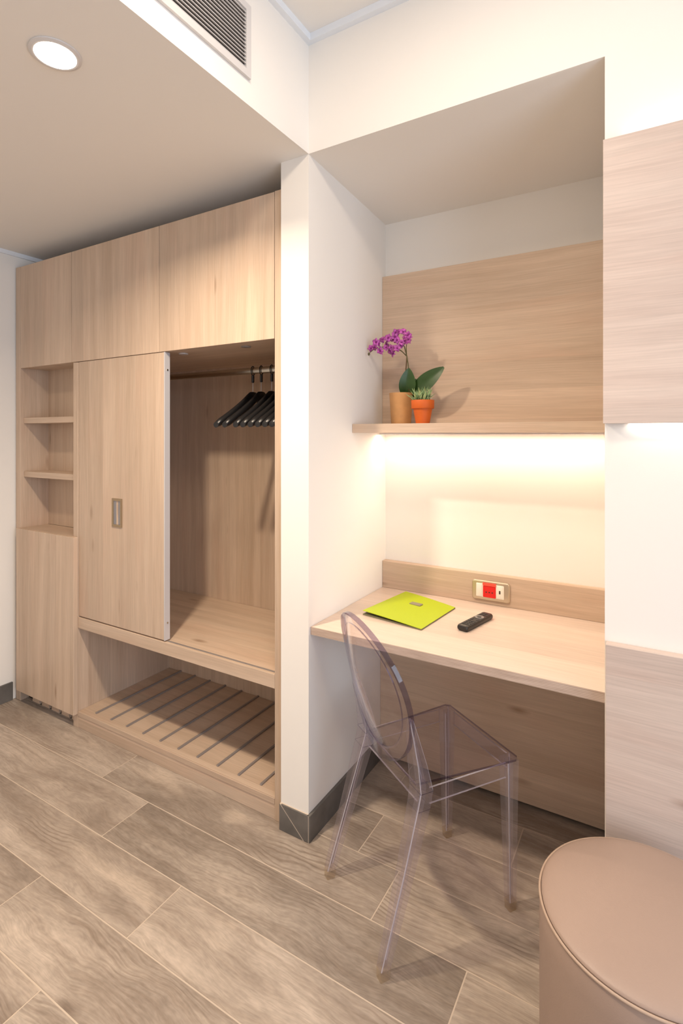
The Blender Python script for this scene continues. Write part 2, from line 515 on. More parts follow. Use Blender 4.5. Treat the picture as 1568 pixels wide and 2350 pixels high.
# coving strips
struct(box('trim_1', XP1, XP1 + 0.02, YR, D, ZC, ZC + 0.025, 'trim'), 'slim white coving along the lowered ceiling edge', 'trim')
struct(box('trim_2', XP1 + 0.02, XR, D - 0.02, D, ZC, ZC + 0.025, 'trim'), 'slim white coving above the desk niche wall', 'trim')
struct(box('trim_3', XL, XL + 0.012, YR, NB, ZS - 0.022, ZS, 'trim'), 'slim white coving along the left wall', 'trim')

# skirting
BH = 0.094
bp_ = struct(box('baseboard_pillar', XP0, XP1 + 0.006, D - 0.0095, D, 0, BH - 0.0005, 'grout'), 'dark grey tile skirting round the pillar foot', 'baseboard')
yf = D - 0.011
def prism_y(tri, y0, y1):
    n = len(tri)
    v = [(x, y0, z) for x, z in tri] + [(x, y1, z) for x, z in tri]
    f = [tuple(range(n)), tuple(reversed(range(n, 2 * n)))] + [(i, (i + 1) % n, n + (i + 1) % n, n + i) for i in range(n)]
    return MB().add(v, f)
XD = XP1 - 0.012
prism_y([(XP0 + 0.0005, BH), (XP0 + 0.0005, 0.001), (XD - 0.007, 0.001)], yf, D - 0.0055).build('tile', 'slate', bp_)
prism_y([(XP0 + 0.008, BH), (XD, 0.001), (XP1 + 0.004, 0.001), (XP1 + 0.004, BH)], yf, D - 0.0055).build('tile', 'slate', bp_)
box('tile', XP1, XP1 + 0.011, D - 0.009, 2.098, 0.001, BH, 'slate', bp_)
bl = struct(box('baseboard_left', XL, XL + 0.006, YR, 1.54, 0, BH, 'grout'), 'dark grey tile skirting along the left wall', 'baseboard')
for y0, y1 in ((YR, -0.8), (-0.797, 0.46), (0.463, 1.54)):
    box('tile', XL, XL + 0.011, y0, y1, 0.001, BH + 0.002, 'slate', bl)

# ------------------------------------------------------------------ wardrobe
W = 1.555
WB = 2.135
war = thing('wardrobe', (-2.07, W, 0), 'built-in larch wardrobe with open cubbies, sliding door and hanging bay', 'wardrobe')
def wpart(name, *a, mat='woodZ', bevel=0.0015, parent=war):
    return box(name, *a, mat, parent, bevel)
wpart('side_panel', -2.978, -2.935, W, WB, 0, 2.335)
wpart('side_panel', -1.2125, XP0 - 0.003, W, WB, 0, 2.335)
wpart('partition', -2.4595, -2.4225, W, WB, 0.0, 1.785)
wpart('back_panel', -2.935, -1.2125, WB - 0.015, WB, 0.0, 2.335, bevel=0)
wpart('top_panel', -2.935, -1.2125, W + 0.021, WB - 0.015, 1.79, 1.808, mat='woodX')
wpart('roof_panel', -2.935, -1.2125, W + 0.021, WB - 0.015, 2.31, 2.33, mat='woodX')
for a, b in ((-2.932, -2.4765), (-2.4735, -1.8425), (-1.8395, -1.2150)):
    wpart('top_door', a, b, W, W + 0.02, 1.788, 2.333, bevel=0.001)
# open cubbies over the small cupboard
wpart('cubby_back', -2.935, -2.4595, 1.708, 1.72, 0.93, 1.79, bevel=0)
for z in (1.492, 1.203):
    wpart('shelf', -2.934, -2.4600, W + 0.018, 1.708, z, z + 0.030, mat='woodX')
wpart('cubby_floor', -2.934, -2.4600, W, 1.708, 0.910, 0.929, mat='woodX')
wpart('cupboard_door', -2.932, -2.4205, 1.531, W - 0.001, 0.068, 0.932)
pl = wpart('plinth_grille', -2.934, -2.4600, 1.60, 1.612, 0.0, 0.068, mat='dark', bevel=0)
for i in range(5):
    x = -2.86 + i * 0.088
    prism_y([(x, 0.008), (x + 0.068, 0.008), (x + 0.050, 0.066), (x + 0.012, 0.066)], 1.578, 1.599).build('grille_slat', 'woodX', pl)
# sliding door
sd = wpart('sliding_door', -2.4195, -1.812, W + 0.003, W + 0.027, 0.546, 1.786)
box('edge_profile', -1.8118, -1.8065, W + 0.001, W + 0.029, 0.546, 1.786, 'alu', sd)
for z in (0.62, 1.71):
    MB().lathe([(0.004, 0), (0.004, 0.002)], 0, 0, 10).build('screw', 'chrome', sd, xf=lambda x, y, zz, z=z: (-1.8065 + zz, W + 0.015 + x, z + y))
hx0, hx1, hz0, hz1 = -2.161, -2.091, 1.006, 1.137
hn = MB()
yy = W - 0.001
fw = 0.011
hn.box(hx0, hx0 + fw, yy, W + 0.004, hz0, hz1).box(hx1 - fw, hx1, yy, W + 0.004, hz0, hz1)
hn.box(hx0 + fw, hx1 - fw, yy, W + 0.004, hz0, hz0 + fw).box(hx0 + fw, hx1 - fw, yy, W + 0.004, hz1 - fw, hz1)
hn.build('handle', ['brass'], sd)
pts = []
m = MB()
n = 10
for iz, z in enumerate((hz0 + fw, hz1 - fw)):
    for i in range(n + 1):
        t = i / n
        pts.append((hx0 + fw + (hx1 - hx0 - 2 * fw) * t, W + 0.0032 - 0.0020 * math.sin(math.pi * t) * -1 - 0.002, z))
m.add(pts, [(i, i + 1, n + 2 + i, n + 1 + i) for i in range(n)])
m.build('handle_scoop', 'scoop', sd, smooth=True)
# hanging bay shelf with track groove
ms = wpart('bay_shelf', -2.4220, -1.2130, W, WB - 0.016, 0.487, 0.5405, mat='woodX')
MB().box(-1.806, -1.2135, W + 0.012, W + 0.022, 0.5402, 0.5415).build('track_groove', 'strip', ms)
# lower shoe shelf
sf = wpart('shoe_shelf', -2.4220, -1.2130, W + 0.006, WB - 0.016, 0.060, 0.080, mat='woodX')
wpart('plinth', -2.4220, -1.2130, W + 0.002, W + 0.018, 0.0, 0.0585, mat='woodX')
wpart('plinth_lip', -2.4220, -1.2130, W - 0.001, W + 0.0055, 0.058, 0.0805, mat='woodX')
for i in range(10):
    x = -2.325 + i * 0.1135
    MB().box(x - 0.0048, x + 0.0048, 1.585, WB - 0.016, 0.0800, 0.0865).build('slat', 'strip', sf, bevel=0.001)
# hanging rail
m = MB()
rl = [[(x, 1.862 + 0.0075 * math.cos(2 * math.pi * j / 16), 1.722 + 0.015 * math.sin(2 * math.pi * j / 16)) for j in range(16)] for x in (-2.421, -1.2135)]
m.loft(rl).build('hanging_rail', 'chrome', war, smooth=True, angle=40)
for x, mt in ((-1.79, 'alu'), (-1.43, 'strip')):
    MB().lathe([(0.020, 1.7895), (0.020, 1.786), (0.015, 1.785)], x, 1.645, 20).build('spot_fitting', mt, war)

# ------------------------------------------------------------------ clothes hangers
def make_hanger(x):
    hy, top = 1.862, 1.745
    t = thing('clothes_hanger', (x, hy, 1.47), 'black plastic clothes hanger on the wardrobe rail', 'hanger', 'clothes hangers on the wardrobe rail')
    # body: swan-shaped shoulders, a flat blade swept in the depth direction
    m = MB()
    rings = []
    N = 22
    for i in range(N + 1):
        s = -1 + 2 * i / N
        a = abs(s)
        y = hy + 0.215 * s
        zc = 1.606 - 0.016 * a - 0.124 * max(0, a - 0.12) ** 0.85 * 1.05
        h = 0.021 - 0.004 * a
        w = 0.006 + 0.012 * a ** 1.5
        sw = -0.020 * a * a
        if a > 0.97: h *= 0.75; w *= 0.8
        rings.append([(x + sw + w * math.cos(q), y, zc + h * math.sin(q)) for q in [2 * math.pi * j / 10 for j in range(10)]])
    m.loft(rings).build('shoulder', 'black', t, smooth=True, angle=60)
    # cross bar
    MB().tube([(x - 0.012, hy - 0.175, 1.492), (x - 0.004, hy, 1.490), (x - 0.012, hy + 0.175, 1.492)], 0.0035, 6).build('trouser_bar', 'black', t, smooth=True)
    # stem, grip and loop
    MB().tube([(x, hy, 1.612), (x, hy, 1.675)], 0.0018, 6).build('stem', 'alu', t, smooth=True)
    MB().lathe([(0.005, 1.668), (0.0065, 1.672), (0.0065, 1.700), (0.004, 1.7015)], x, hy, 10).build('grip', 'black', t, smooth=True, angle=40)
    loop = [(x, hy + 0.0125 * math.cos(q), 1.7215 + 0.0205 * math.sin(q)) for q in [2 * math.pi * j / 20 for j in range(20)]]
    MB().tube(loop, 0.0024, 6, closed=True).build('ring', 'black', t, smooth=True)
    return t
h0 = make_hanger(-1.577)

def copy_tree(src, dx, rot):
    c = src.copy(); COL.objects.link(c)
    c.location.x += dx
    c.rotation_euler.z = rot
    for ch in src.children:
        k = ch.copy(); COL.objects.link(k); k.parent = c
    return c
for x, r in ((-1.528, 0.0), (-1.468, 0.0), (-1.429, 0.0), (-1.389, 0.0), (-1.351, 0.0), (-1.314, 0.0), (-1.279, 0.0)):
    copy_tree(h0, x + 1.577, r)
h0['label'] = 'black plastic clothes hanger on the rail, the one nearest the sliding door'

# ------------------------------------------------------------------ desk niche
desk = thing('desk', (-0.58, 1.85, 0), 'built-in pale larch desk with layered front edge in the niche', 'desk')
box('desktop', XP1 + 0.001, XN - 0.001, 1.551, NB - 0.001, 0.724, 0.750, 'desk', desk)
box('front_edge', XP1 + 0.001, XN - 0.001, 1.548, 1.5508, 0.7235, 0.7502, 'ply', desk)
box('backsplash', XP1 + 0.001, XN - 0.001, 2.12, NB - 0.001, 0.7505, 0.868, 'woodX', desk, 0.001)
box('modesty_panel', XP1 + 0.001, XN - 0.001, 2.10, 2.119, 0.016, 0.7235, 'woodX', desk, 0.001)

sh = thing('wall_shelf', (-0.58, NB, 1.438), 'larch wall shelf in the niche with LED strip underneath', 'shelf')
box('board', XP1 + 0.001, XN - 0.001, 1.847, NB - 0.001, 1.4385, 1.4735, 'woodX', sh, 0.001)
lc = box('led_channel', XP1 + 0.012, XN - 0.012, 2.070, 2.092, 1.4315, 1.4384, 'alu', sh)
MB().add([(XP1 + 0.014, 2.072, 1.4312), (XN - 0.014, 2.072, 1.4312), (XN - 0.014, 2.090, 1.4312), (XP1 + 0.014, 2.090, 1.4312)], [(0, 1, 2, 3)]).build('led_strip', 'led_n', lc)
tag(box('wall_panel', XP1 + 0.001, XN - 0.001, 2.12, NB - 0.001, 1.4740, 2.136, 'woodX', None, 0.001),
    'horizontal-grain larch panel on the niche wall above the shelf', 'wall panel')

# panels on the right-hand wall
PX1 = 1.9
up = thing('wall_panel', (0.9, D, 1.46), 'larch panel with cool light put into its colour, lit from behind along its top and bottom edges', 'wall panel')
box('board', XN - 0.002, PX1, 1.505, 1.520, 1.459, 2.187, 'pale', up, 0.001)
box('batten', XN - 0.001, -0.055, 1.5205, D - 0.0005, 1.461, 2.185, 'pale', up)
box('core', -0.0545, PX1, 1.5205, D - 0.0005, 1.472, 2.174, 'pale', up)
m = MB().add([(-0.05, 1.522, 1.4715), (PX1, 1.522, 1.4715), (PX1, 1.535, 1.4715), (-0.05, 1.535, 1.4715)], [(3, 2, 1, 0)])
m.build('led_strip', 'led_w', up)
m = MB().add([(-0.05, 1.522, 2.1745), (PX1, 1.522, 2.1745), (PX1, 1.535, 2.1745), (-0.05, 1.535, 2.1745)], [(0, 1, 2, 3)])
m.build('led_strip', 'led_w', up)
tag(box('wall_panel', XN + 0.004, PX1, 1.507, D - 0.0005, 0.012, 0.893, 'pale', None, 0.001),
    'larch lower wall panel with cool light put into its colour, standing behind the round pouf', 'wall panel')

# ------------------------------------------------------------------ downlights and air vent
def downlight(x, y, z, mat, label, r=0.05):
    t = thing('ceiling_downlight', (x, y, z), label, 'ceiling light')
    MB().lathe([(r, z - 0.0005), (r + 0.012, z - 0.0005), (r + 0.012, z - 0.004), (r + 0.004, z - 0.007), (r, z - 0.006)], x, y, 40).build('bezel', 'ventw', t, smooth=True, angle=30)
    n = 40
    MB().add([(x + r * math.cos(2 * math.pi * j / n), y + r * math.sin(2 * math.pi * j / n), z - 0.0062) for j in range(n)], [tuple(reversed(range(n)))]).build('lens', mat, t)
    return t
dl = downlight(-1.338, 0.797, ZS, 'lamp', 'round lit downlight recessed in the lowered beige ceiling')
ld = bpy.data.lights.new('downlight_beam', 'AREA')
ld.shape = 'DISK'; ld.size = 0.096; ld.energy = 20; ld.color = (1.0, 0.82, 0.62); ld.spread = math.radians(150)
lo_ = bpy.data.objects.new('downlight_beam', ld); COL.objects.link(lo_); lo_.parent = dl; lo_.location = (0, 0, -0.009)
downlight(-0.40, 0.62, ZC + 0.025, 'lamp2', 'round lit downlight in the high white ceiling', 0.16)

vent = thing('air_vent', (XP1, 0.86, 2.492), 'white slatted air vent grille in the side of the lowered ceiling', 'air vent')
vy0, vy1, vz0, vz1 = 0.50, 1.218, 2.494, 2.711
fb = 0.021
box('backing', XP1 + 0.0003, XP1 + 0.001, vy0 + fb, vy1 - fb, vz0 + fb, vz1 - fb, 'ventd', vent)
m = MB()
for (a, b, c_, d) in ((vy0, vy1, vz0, vz0 + fb), (vy0, vy1, vz1 - fb, vz1), (vy0, vy0 + fb, vz0 + fb, vz1 - fb), (vy1 - fb, vy1, vz0 + fb, vz1 - fb)):
    m.box(XP1 + 0.0003, XP1 + 0.010, a, b, c_, d)
m.build('frame', 'ventw', vent)
NSL = 15
for i in range(NSL):
    z = vz0 + fb + (i + 0.5) * (vz1 - vz0 - 2 * fb) / NSL
    m = MB().add([(XP1 + 0.001, 0, z - 0.0005), (XP1 + 0.009, 0, z - 0.0045), (XP1 + 0.010, 0, z - 0.0030), (XP1 + 0.002, 0, z + 0.003)], [])
    v = [(p[0], vy0 + fb, p[2]) for p in m.v] + [(p[0], vy1 - fb, p[2]) for p in m.v]
    MB().loft([v[:4], v[4:]]).build('slat', 'ventw', vent)

# ------------------------------------------------------------------ power outlet
ox0, ox1, oz0, oz1 = -0.638, -0.488, 0.7665, 0.8455
oy = 2.1195
out = thing('power_outlet', (-0.563, oy, oz0), 'satin nickel outlet plate with red socket on the desk backsplash', 'outlet')
def rrect(x0, x1, z0, z1, r, n=6):
    p = []
    for cx_, cz_, a0 in ((x1 - r, z1 - r, 0), (x0 + r, z1 - r, 90), (x0 + r, z0 + r, 180), (x1 - r, z0 + r, 270)):
        for i in range(n + 1):
            a = math.radians(a0 + 90 * i / n)
            p.append((cx_ + r * math.cos(a), cz_ + r * math.sin(a)))
    return p
def plate(name, x0, x1, z0, z1, r, ya, yb, mat, parent, inset=0.003):
    a = rrect(x0, x1, z0, z1, r); b = rrect(x0 + inset, x1 - inset, z0 + inset, z1 - inset, max(r - inset, 0.0008))
    return MB().loft([[(x, yb, z) for x, z in a], [(x, (ya * 0.6 + yb * 0.4), z) for x, z in a], [(x, ya, z) for x, z in b]]).build(name, mat, parent, smooth=True, angle=35)
plate('cover_plate', ox0, ox1, oz0, oz1, 0.012, oy - 0.009, oy, 'plate', out, 0.004)
plate('insert', ox0 + 0.018, ox1 - 0.022, oz0 + 0.013, oz1 - 0.012, 0.003, oy - 0.0105, oy - 0.0088, 'cream', out, 0.001)
plate('switch_module', ox0 + 0.020, ox0 + 0.042, oz0 + 0.015, oz1 - 0.014, 0.002, oy - 0.0120, oy - 0.0106, 'cream', out, 0.001)
rs = plate('red_socket', -0.592, -0.541, oz0 + 0.014, oz1 - 0.020, 0.003, oy - 0.0130, oy - 0.0106, 'red', out, 0.001)
m = MB()
for dx in (-0.012, 0.0, 0.012):
    m.lathe([(0.0028, 0), (0.0028, 0.0006)], dx, 0, 10)
m.build('pin_holes', 'dark', rs, xf=lambda x, y, z: (-0.5665 + x, oy - 0.0131 - z, oz0 + 0.035 + y))
plate('socket_flap', -0.593, -0.540, oz1 - 0.0195, oz1 - 0.007, 0.002, oy - 0.0150, oy - 0.0106, 'redclear', out, 0.001)
rm = plate('data_module', -0.537, -0.514, oz0 + 0.015, oz1 - 0.014, 0.002, oy - 0.0120, oy - 0.0106, 'cream', out, 0.001)
box('slot', -0.5285, -0.5225, oy - 0.0124, oy - 0.0121, oz0 + 0.034, oz0 + 0.047, 'dark', rm)

# ------------------------------------------------------------------ folder on the desk
A_, B_, C_, D_ = Vector((-0.948, 1.753, 0)), Vector((-0.914, 2.078, 0)), Vector((-0.670, 1.999, 0)), Vector((-0.697, 1.716, 0))
fold = thing('folder', (-0.808, 1.89, 0.7505), 'lime green card folder lying slightly open on the desk', 'folder')
def sheet(zf, th, name, mat):
    n = 14; m = MB(); top = []; bot = []
    for j in range(n + 1):
        for i in range(n + 1):
            u, w = i / n, j / n
            p = (A_ * (1 - u) + D_ * u) * (1 - w) + (B_ * (1 - u) + C_ * u) * w
            z = zf(u, w)
            top.append((p.x, p.y, z + th)); bot.append((p.x, p.y, z))
    N = n + 1; f = []
    for j in range(n):
        for i in range(n):
            a = j * N + i
            f.append((a, a + 1, a + 1 + N, a + N)); f.append((N * N + a, N * N + a + N, N * N + a + 1 + N, N * N + a + 1))
    for i in range(n):
        f.append((i, N * N + i, N * N + i + 1, i + 1)); a = n * N + i; f.append((a, a + 1, N * N + a + 1, N * N + a))
        a = i * N; f.append((a, a + N, N * N + a + N, N * N + a)); a = i * N + n; f.append((a, N * N + a, N * N + a + N, a + N))
    m.add(top + bot, f)
    return m.build(name, mat, fold, smooth=True, angle=40)
sheet(lambda u, w: 0.7506, 0.0022, 'back_cover', 'paper')
sheet(lambda u, w: 0.7529, 0.0014, 'inner_pages', 'paper')
lift = lambda u, w: 0.7544 + 0.0115 * (1 - u) ** 1.3 * (1 - 0.55 * w) + 0.002 * math.sin(math.pi * u)
sheet(lift, 0.0016, 'front_cover', 'lime')
du = (D_ - A_).normalized(); dv = (B_ - A_).normalized()
pc = Vector((-0.809, 1.938, 0))
q = [pc + du * a * 0.024 + dv * b * 0.013 for a, b in ((-1, -1), (1, -1), (1, 1), (-1, 1))]
zz = 0.7637
MB().loft([[(p.x, p.y, zz - 0.003) for p in q], [(p.x, p.y, zz + 0.0006) for p in q]]).build('name_plate', 'limeplate', fold)

# ------------------------------------------------------------------ remote control
r0, r1 = Vector((-0.573, 1.778, 0)), Vector((-0.531, 1.963, 0))
ax = (r1 - r0).normalized(); pr_ = Vector((ax.y, -ax.x, 0))
RL = (r1 - r0).length
rem = thing('remote_control', ((r0.x + r1.x) / 2, (r0.y + r1.y) / 2, 0.7505), 'black television remote control lying on the desk', 'remote control')
def rxf(x, y, z):
    p = r0 + ax * y + pr_ * x
    return (p.x, p.y, 0.7506 + z)
def rr2(w, l0, l1, r, n=5):
    return rrect(-w, w, l0, l1, r, n)
sec = [(0.0165, 0.004, RL - 0.004, 0.008, 0.0), (0.0210, 0.0, RL, 0.009, 0.006), (0.0215, 0.0, RL, 0.009, 0.013), (0.0190, 0.003, RL - 0.003, 0.008, 0.0185)]
MB().loft([[(x, y, z) for x, y in rr2(w, a, b, r)] for w, a, b, r, z in sec]).build('body', 'remote', rem, smooth=True, angle=50, xf=rxf)
m = MB()
rg = MB()
def pad(name, cx_, cy_, w, l, mat, h=0.0014, r=0.0016):
    MB().loft([[(cx_ + x, cy_ + y, z) for x, y in rr2(w, -l, l, min(r, w * .9, l * .9), 3)] for z in (0.0184, 0.0184 + h)]).build(name, mat, rem, xf=rxf)
for i in range(4):
    for j in range(3):
        pad('button', (j - 1) * 0.0115, 0.030 + i * 0.0135, 0.0042, 0.0040, 'button')
for j in (-1, 1):
    pad('button', j * 0.0115, 0.090, 0.0042, 0.0060, 'button')
for j in (-1, 0, 1):
    pad('button', j * 0.0115, 0.155, 0.0042, 0.0035, 'button')
    pad('button', j * 0.0115, 0.170, 0.0042, 0.0035, 'button')
MB().loft([[(0.0165 * k_ * math.cos(a), 0.122 + 0.0165 * k_ * math.sin(a), z) for a in [2 * math.pi * j / 24 for j in range(24)]]
           for k_, z in ((1.0, 0.0184), (1.0, 0.0202), (0.6, 0.0202), (0.6, 0.0190))]).build('navigation_ring', 'silver', rem, xf=rxf, smooth=True, angle=40)
pad('navigation_button', 0, 0.122, 0.007, 0.007, 'button', 0.0022, 0.0068)
pad('badge', 0, 0.0125, 0.0095, 0.0016, 'silver', 0.0004, 0.0005)

# ------------------------------------------------------------------ plants on the shelf
SZ = 1.4737
orc = thing('potted_orchid', (-0.897, 1.99, SZ), 'purple orchid in a pale clay pot on the shelf', 'potted plant')
pcx, pcy = -0.897, 1.990
MB().lathe([(0.034, SZ), (0.0395, SZ), (0.0415, SZ + 0.01), (0.0485, SZ + 0.128), (0.0445, SZ + 0.128), (0.043, SZ + 0.112)], pcx, pcy, 40).build('pot', 'claypot', orc, smooth=True, angle=40)
MB().lathe([(0.0435, SZ + 0.108), (0.0435, SZ + 0.112), (0.02, SZ + 0.118)], pcx, pcy, 24).build('soil', 'soil', orc)
def leaf(name, base, tip, width, bend, nrm, mat, parent, fold_=0.25, n=14, k=4, thick=0.0022, shape=0.75):
    base, tip, nrm = Vector(base), Vector(tip), Vector(nrm).normalized()
    d = (tip - base); L_ = d.length; d.normalize()
    sd_ = d.cross(nrm).normalized(); nn = sd_.cross(d).normalized()
    top, bot = [], []
    for i in range(n + 1):
        t = i / n
        w = width * (math.sin(math.pi * min(max(t * 0.93 + 0.05, 0), 1) ** shape)) ** 0.75
        c = base + d * L_ * t + nn * bend * math.sin(math.pi * t)
        for j in range(-k, k + 1):
            s_ = j / k
            p = c + sd_ * w * s_ + nn * (abs(s_) * w * fold_)
            top.append(p + nn * thick * (1 - abs(s_)) * 0.5); bot.append(p - nn * thick * (1 - abs(s_)) * 0.5 - nn * 0.0003)
    N = 2 * k + 1; f = []; O = len(top)
    for i in range(n):
        for j in range(N - 1):
            a = i * N + j
            f.append((a, a + 1, a + 1 + N, a + N)); f.append((O + a, O + a + N, O + a + N + 1, O + a + 1))
        f.append((i * N, i * N + N, O + i * N + N, O + i * N)); a = i * N + N - 1; f.append((a, O + a, O + a + N, a + N))
    for j in range(N - 1):
        f.append((j, O + j, O + j + 1, j + 1)); a = n * N + j; f.append((a, a + 1, O + a + 1, O + a))
    return MB().add([tuple(v) for v in top + bot], f).build(name, mat, parent, smooth=True, angle=60)
leaf('leaf', (-0.876, 1.995, 1.583), (-0.856, 1.975, 1.700), 0.034, 0.004, (0.40, -1, 0.15), 'leaf', orc, 0.30, shape=0.9)
leaf('leaf', (-0.862, 2.005, 1.588), (-0.715, 1.995, 1.697), 0.035, 0.006, (0.35, -1, 0.30), 'leaf', orc, 0.16, shape=0.95)
leaf('leaf', (-0.88, 2.00, 1.585), (-0.862, 2.06, 1.665), 0.026, 0.006, (0.2, 1, 0.3), 'leaf', orc, 0.25)
MB().tube([(-0.886, 1.985, 1.583), (-0.876, 1.984, 1.66), (-0.870, 1.982, 1.72), (-0.867, 1.98, 1.752)], [0.0028, 0.0026, 0.0024, 0.002], 7).build('stake', 'stake', orc, smooth=True)
MB().tube([(-0.862, 1.99, 1.585), (-0.858, 1.985, 1.67), (-0.863, 1.982, 1.72), (-0.867, 1.979, 1.752), (-0.875, 1.972, 1.79), (-0.89, 1.965, 1.815)],
          [0.003, 0.0028, 0.0026, 0.0024, 0.002, 0.0014], 7).build('stem', 'stem', orc, smooth=True)
MB().tube([(-0.867, 1.98, 1.750), (-0.888, 1.975, 1.772), (-0.93, 1.965, 1.797), (-0.970, 1.96, 1.793), (-1.005, 1.955, 1.786), (-1.026, 1.952, 1.770)],
          [0.0022, 0.002, 0.0018, 0.0016, 0.0014, 0.0012], 7).build('stem', 'stem', orc, smooth=True)
MB().tube([(-0.868, 1.98, 1.752), (-0.868, 1.975, 1.785), (-0.860, 1.97, 1.815)], [0.002, 0.0018, 0.0012], 7).build('stem', 'stem', orc, smooth=True)
MB().lathe([(0.001, -0.006), (0.0045, -0.002), (0.0045, 0.003), (0.001, 0.007)], 0, 0, 10).build('bud', 'stem', orc, smooth=True, xf=lambda x, y, z: (-1.027 + x, 1.952 + y, 1.767 + z))

def flower(c, nrm, R, roll):
    c = Vector(c); nrm = Vector(nrm).normalized()
    u = nrm.orthogonal().normalized(); v = nrm.cross(u)
    m = MB()
    for p in range(5):
        a = roll + 2 * math.pi * p / 5
        d = u * math.cos(a) + v * math.sin(a); s_ = nrm.cross(d)
        wid = R * (0.36 if p % 2 else 0.46)
        top = []
        for i in range(6):
            t = i / 5
            w = wid * math.sin(math.pi * (0.10 + 0.86 * t)) ** 0.8
            ctr = c + d * R * t + nrm * (0.30 * R * math.sin(t * 2.2) - 0.16 * R * t * t * (1 + (p % 3)))
            for j in (-1, 0, 1):
                top.append(ctr + s_ * w * j + nrm * (0.10 * R * abs(j)))
        bot = [q - nrm * 0.0006 for q in top]
        f = []
        for i in range(5):
            for j in range(2):
                q = i * 3 + j
                f.append((q, q + 1, q + 4, q + 3)); f.append((18 + q, 18 + q + 3, 18 + q + 4, 18 + q + 1))
        for i in range(5):
            f.append((i * 3, i * 3 + 3, 18 + i * 3 + 3, 18 + i * 3)); f.append((i * 3 + 2, 18 + i * 3 + 2, 18 + i * 3 + 5, i * 3 + 5))
        m.add([tuple(q) for q in top + bot], f)
    fl = m.build('flower', 'petal', orc, smooth=True)
    b = MB()
    rings = []
    for i, (rr, hh) in enumerate(((0.05, 0.0), (0.20, 0.12), (0.24, 0.26), (0.10, 0.42))):
        rings.append([tuple(c + (u * math.cos(a) + v * math.sin(a)) * R * rr + nrm * R * hh) for a in [2 * math.pi * j / 8 for j in range(8)]])
    b.loft(rings).build('lip', 'lip', fl, smooth=True)
rf = random.Random(5)
spots = []
for (cx_, cz_, sx, sz_, n_) in ((-1.022, 1.803, 0.012, 0.013, 2), (-0.892, 1.815, 0.050, 0.038, 19), (-0.960, 1.812, 0.032, 0.038, 9), (-0.918, 1.775, 0.022, 0.012, 3)):
    tries = 0; got = 0
    while got < n_ and tries < 400:
        tries += 1
        a, rr = rf.uniform(0, 6.283), math.sqrt(rf.random())
        p = (cx_ + sx * rr * math.cos(a), 1.962 + rf.uniform(-0.022, 0.022), cz_ + sz_ * rr * math.sin(a))
        if all((Vector(p) - Vector(q_)).length > 0.0145 for q_ in spots):
            spots.append(p); got += 1
for p in spots:
    flower(p, (rf.uniform(-0.9, 0.9), -1, rf.uniform(-0.6, 0.6)), rf.uniform(0.013, 0.0175), rf.uniform(0, 6.28))
leaf('petal', (-0.972, 1.955, 1.795), (-0.960, 1.945, 1.757), 0.006, 0.002, (-0.3, -1, 0), 'petal', orc, 0.2, 8, 2, 0.001)

suc = thing('potted_succulent', (-0.769, 1.908, SZ), 'small spiky green plant in an orange terracotta pot beside the orchid', 'potted plant')
scx, scy = -0.7690, 1.908
sp_ = MB().lathe([(0.020, SZ), (0.0265, SZ), (0.0375, SZ + 0.062), (0.030, SZ + 0.064)], scx, scy, 40).build('pot', 'terra', suc, smooth=True, angle=40)
MB().lathe([(0.0385, SZ + 0.058), (0.0425, SZ + 0.0575), (0.0435, SZ + 0.059), (0.0445, SZ + 0.088), (0.0435, SZ + 0.090), (0.0395, SZ + 0.090), (0.0385, SZ + 0.08)], scx, scy, 40).build('rim', 'terra', sp_, smooth=True, angle=40)
MB().lathe([(0.0385, SZ + 0.076), (0.0385, SZ + 0.080), (0.01, SZ + 0.084)], scx, scy, 24).build('soil', 'soil', suc)
for i in range(64):
    a = rf.uniform(0, 6.283); tl = rf.uniform(0.1, 0.9) * (0.5 if 0.6 < a < 3.0 else 1.0); L_ = rf.uniform(0.040, 0.070)
    b0 = Vector((scx + rf.uniform(-0.024, 0.024), scy + rf.uniform(-0.024, 0.024), SZ + 0.078))
    d = Vector((math.cos(a) * tl, math.sin(a) * tl, 1.0 - 0.25 * tl)).normalized()
    p1 = b0 + d * L_ * 0.55
    p2 = b0 + d * L_ + Vector((math.cos(a), math.sin(a), 0)) * 0.010 * tl + Vector((0, 0, -0.004 * tl))
    MB().tube([b0, p1, p2], [0.0030, 0.0024, 0.0004], 5).build('leaf', 'blade2' if i % 4 == 0 else 'blade', suc, smooth=True)

# ------------------------------------------------------------------ transparent chair
CC = Vector((-0.598, 1.586, 0)); CF = Vector((0.566, 0.824, 0)); CR = Vector((0.824, -0.566, 0))
def cxf(x, y, z):
    p = CC + CR * x + CF * y
    return (p.x, p.y, z)
ch = thing('transparent_chair', (CC.x, CC.y, 0), 'clear polycarbonate chair with oval back in front of the desk', 'chair')
CM = ['clear', 'cedge', 'clite']
def octo(cx_, cy_, hx, hy, z, c=0.0022):
    return [(cx_ - hx + c, cy_ - hy, z), (cx_ + hx - c, cy_ - hy, z), (cx_ + hx, cy_ - hy + c, z), (cx_ + hx, cy_ + hy - c, z),
            (cx_ + hx - c, cy_ + hy, z), (cx_ - hx + c, cy_ + hy, z), (cx_ - hx, cy_ + hy - c, z), (cx_ - hx, cy_ - hy + c, z)]
OM = [0, 2, 0, 2, 0, 2, 0, 2]
def leg(secs, name='leg', side_mi=OM):
    m = MB()
    m.loft([octo(*s_) for s_ in secs], True, False, 0, side_mi)
    # hollow of the moulded channel
    m.loft([octo(a, b, c * 0.45, d * 0.45, z + (0.004 if i == 0 else -0.003 if i == len(secs) - 1 else 0), 0.0014) for i, (a, b, c, d, z) in enumerate(secs)], True, False, 0, [3 if q == 2 else q for q in side_mi])
    return m.build(name, ['cleg', 'cedge', 'clite', 'cline'], ch, xf=cxf)
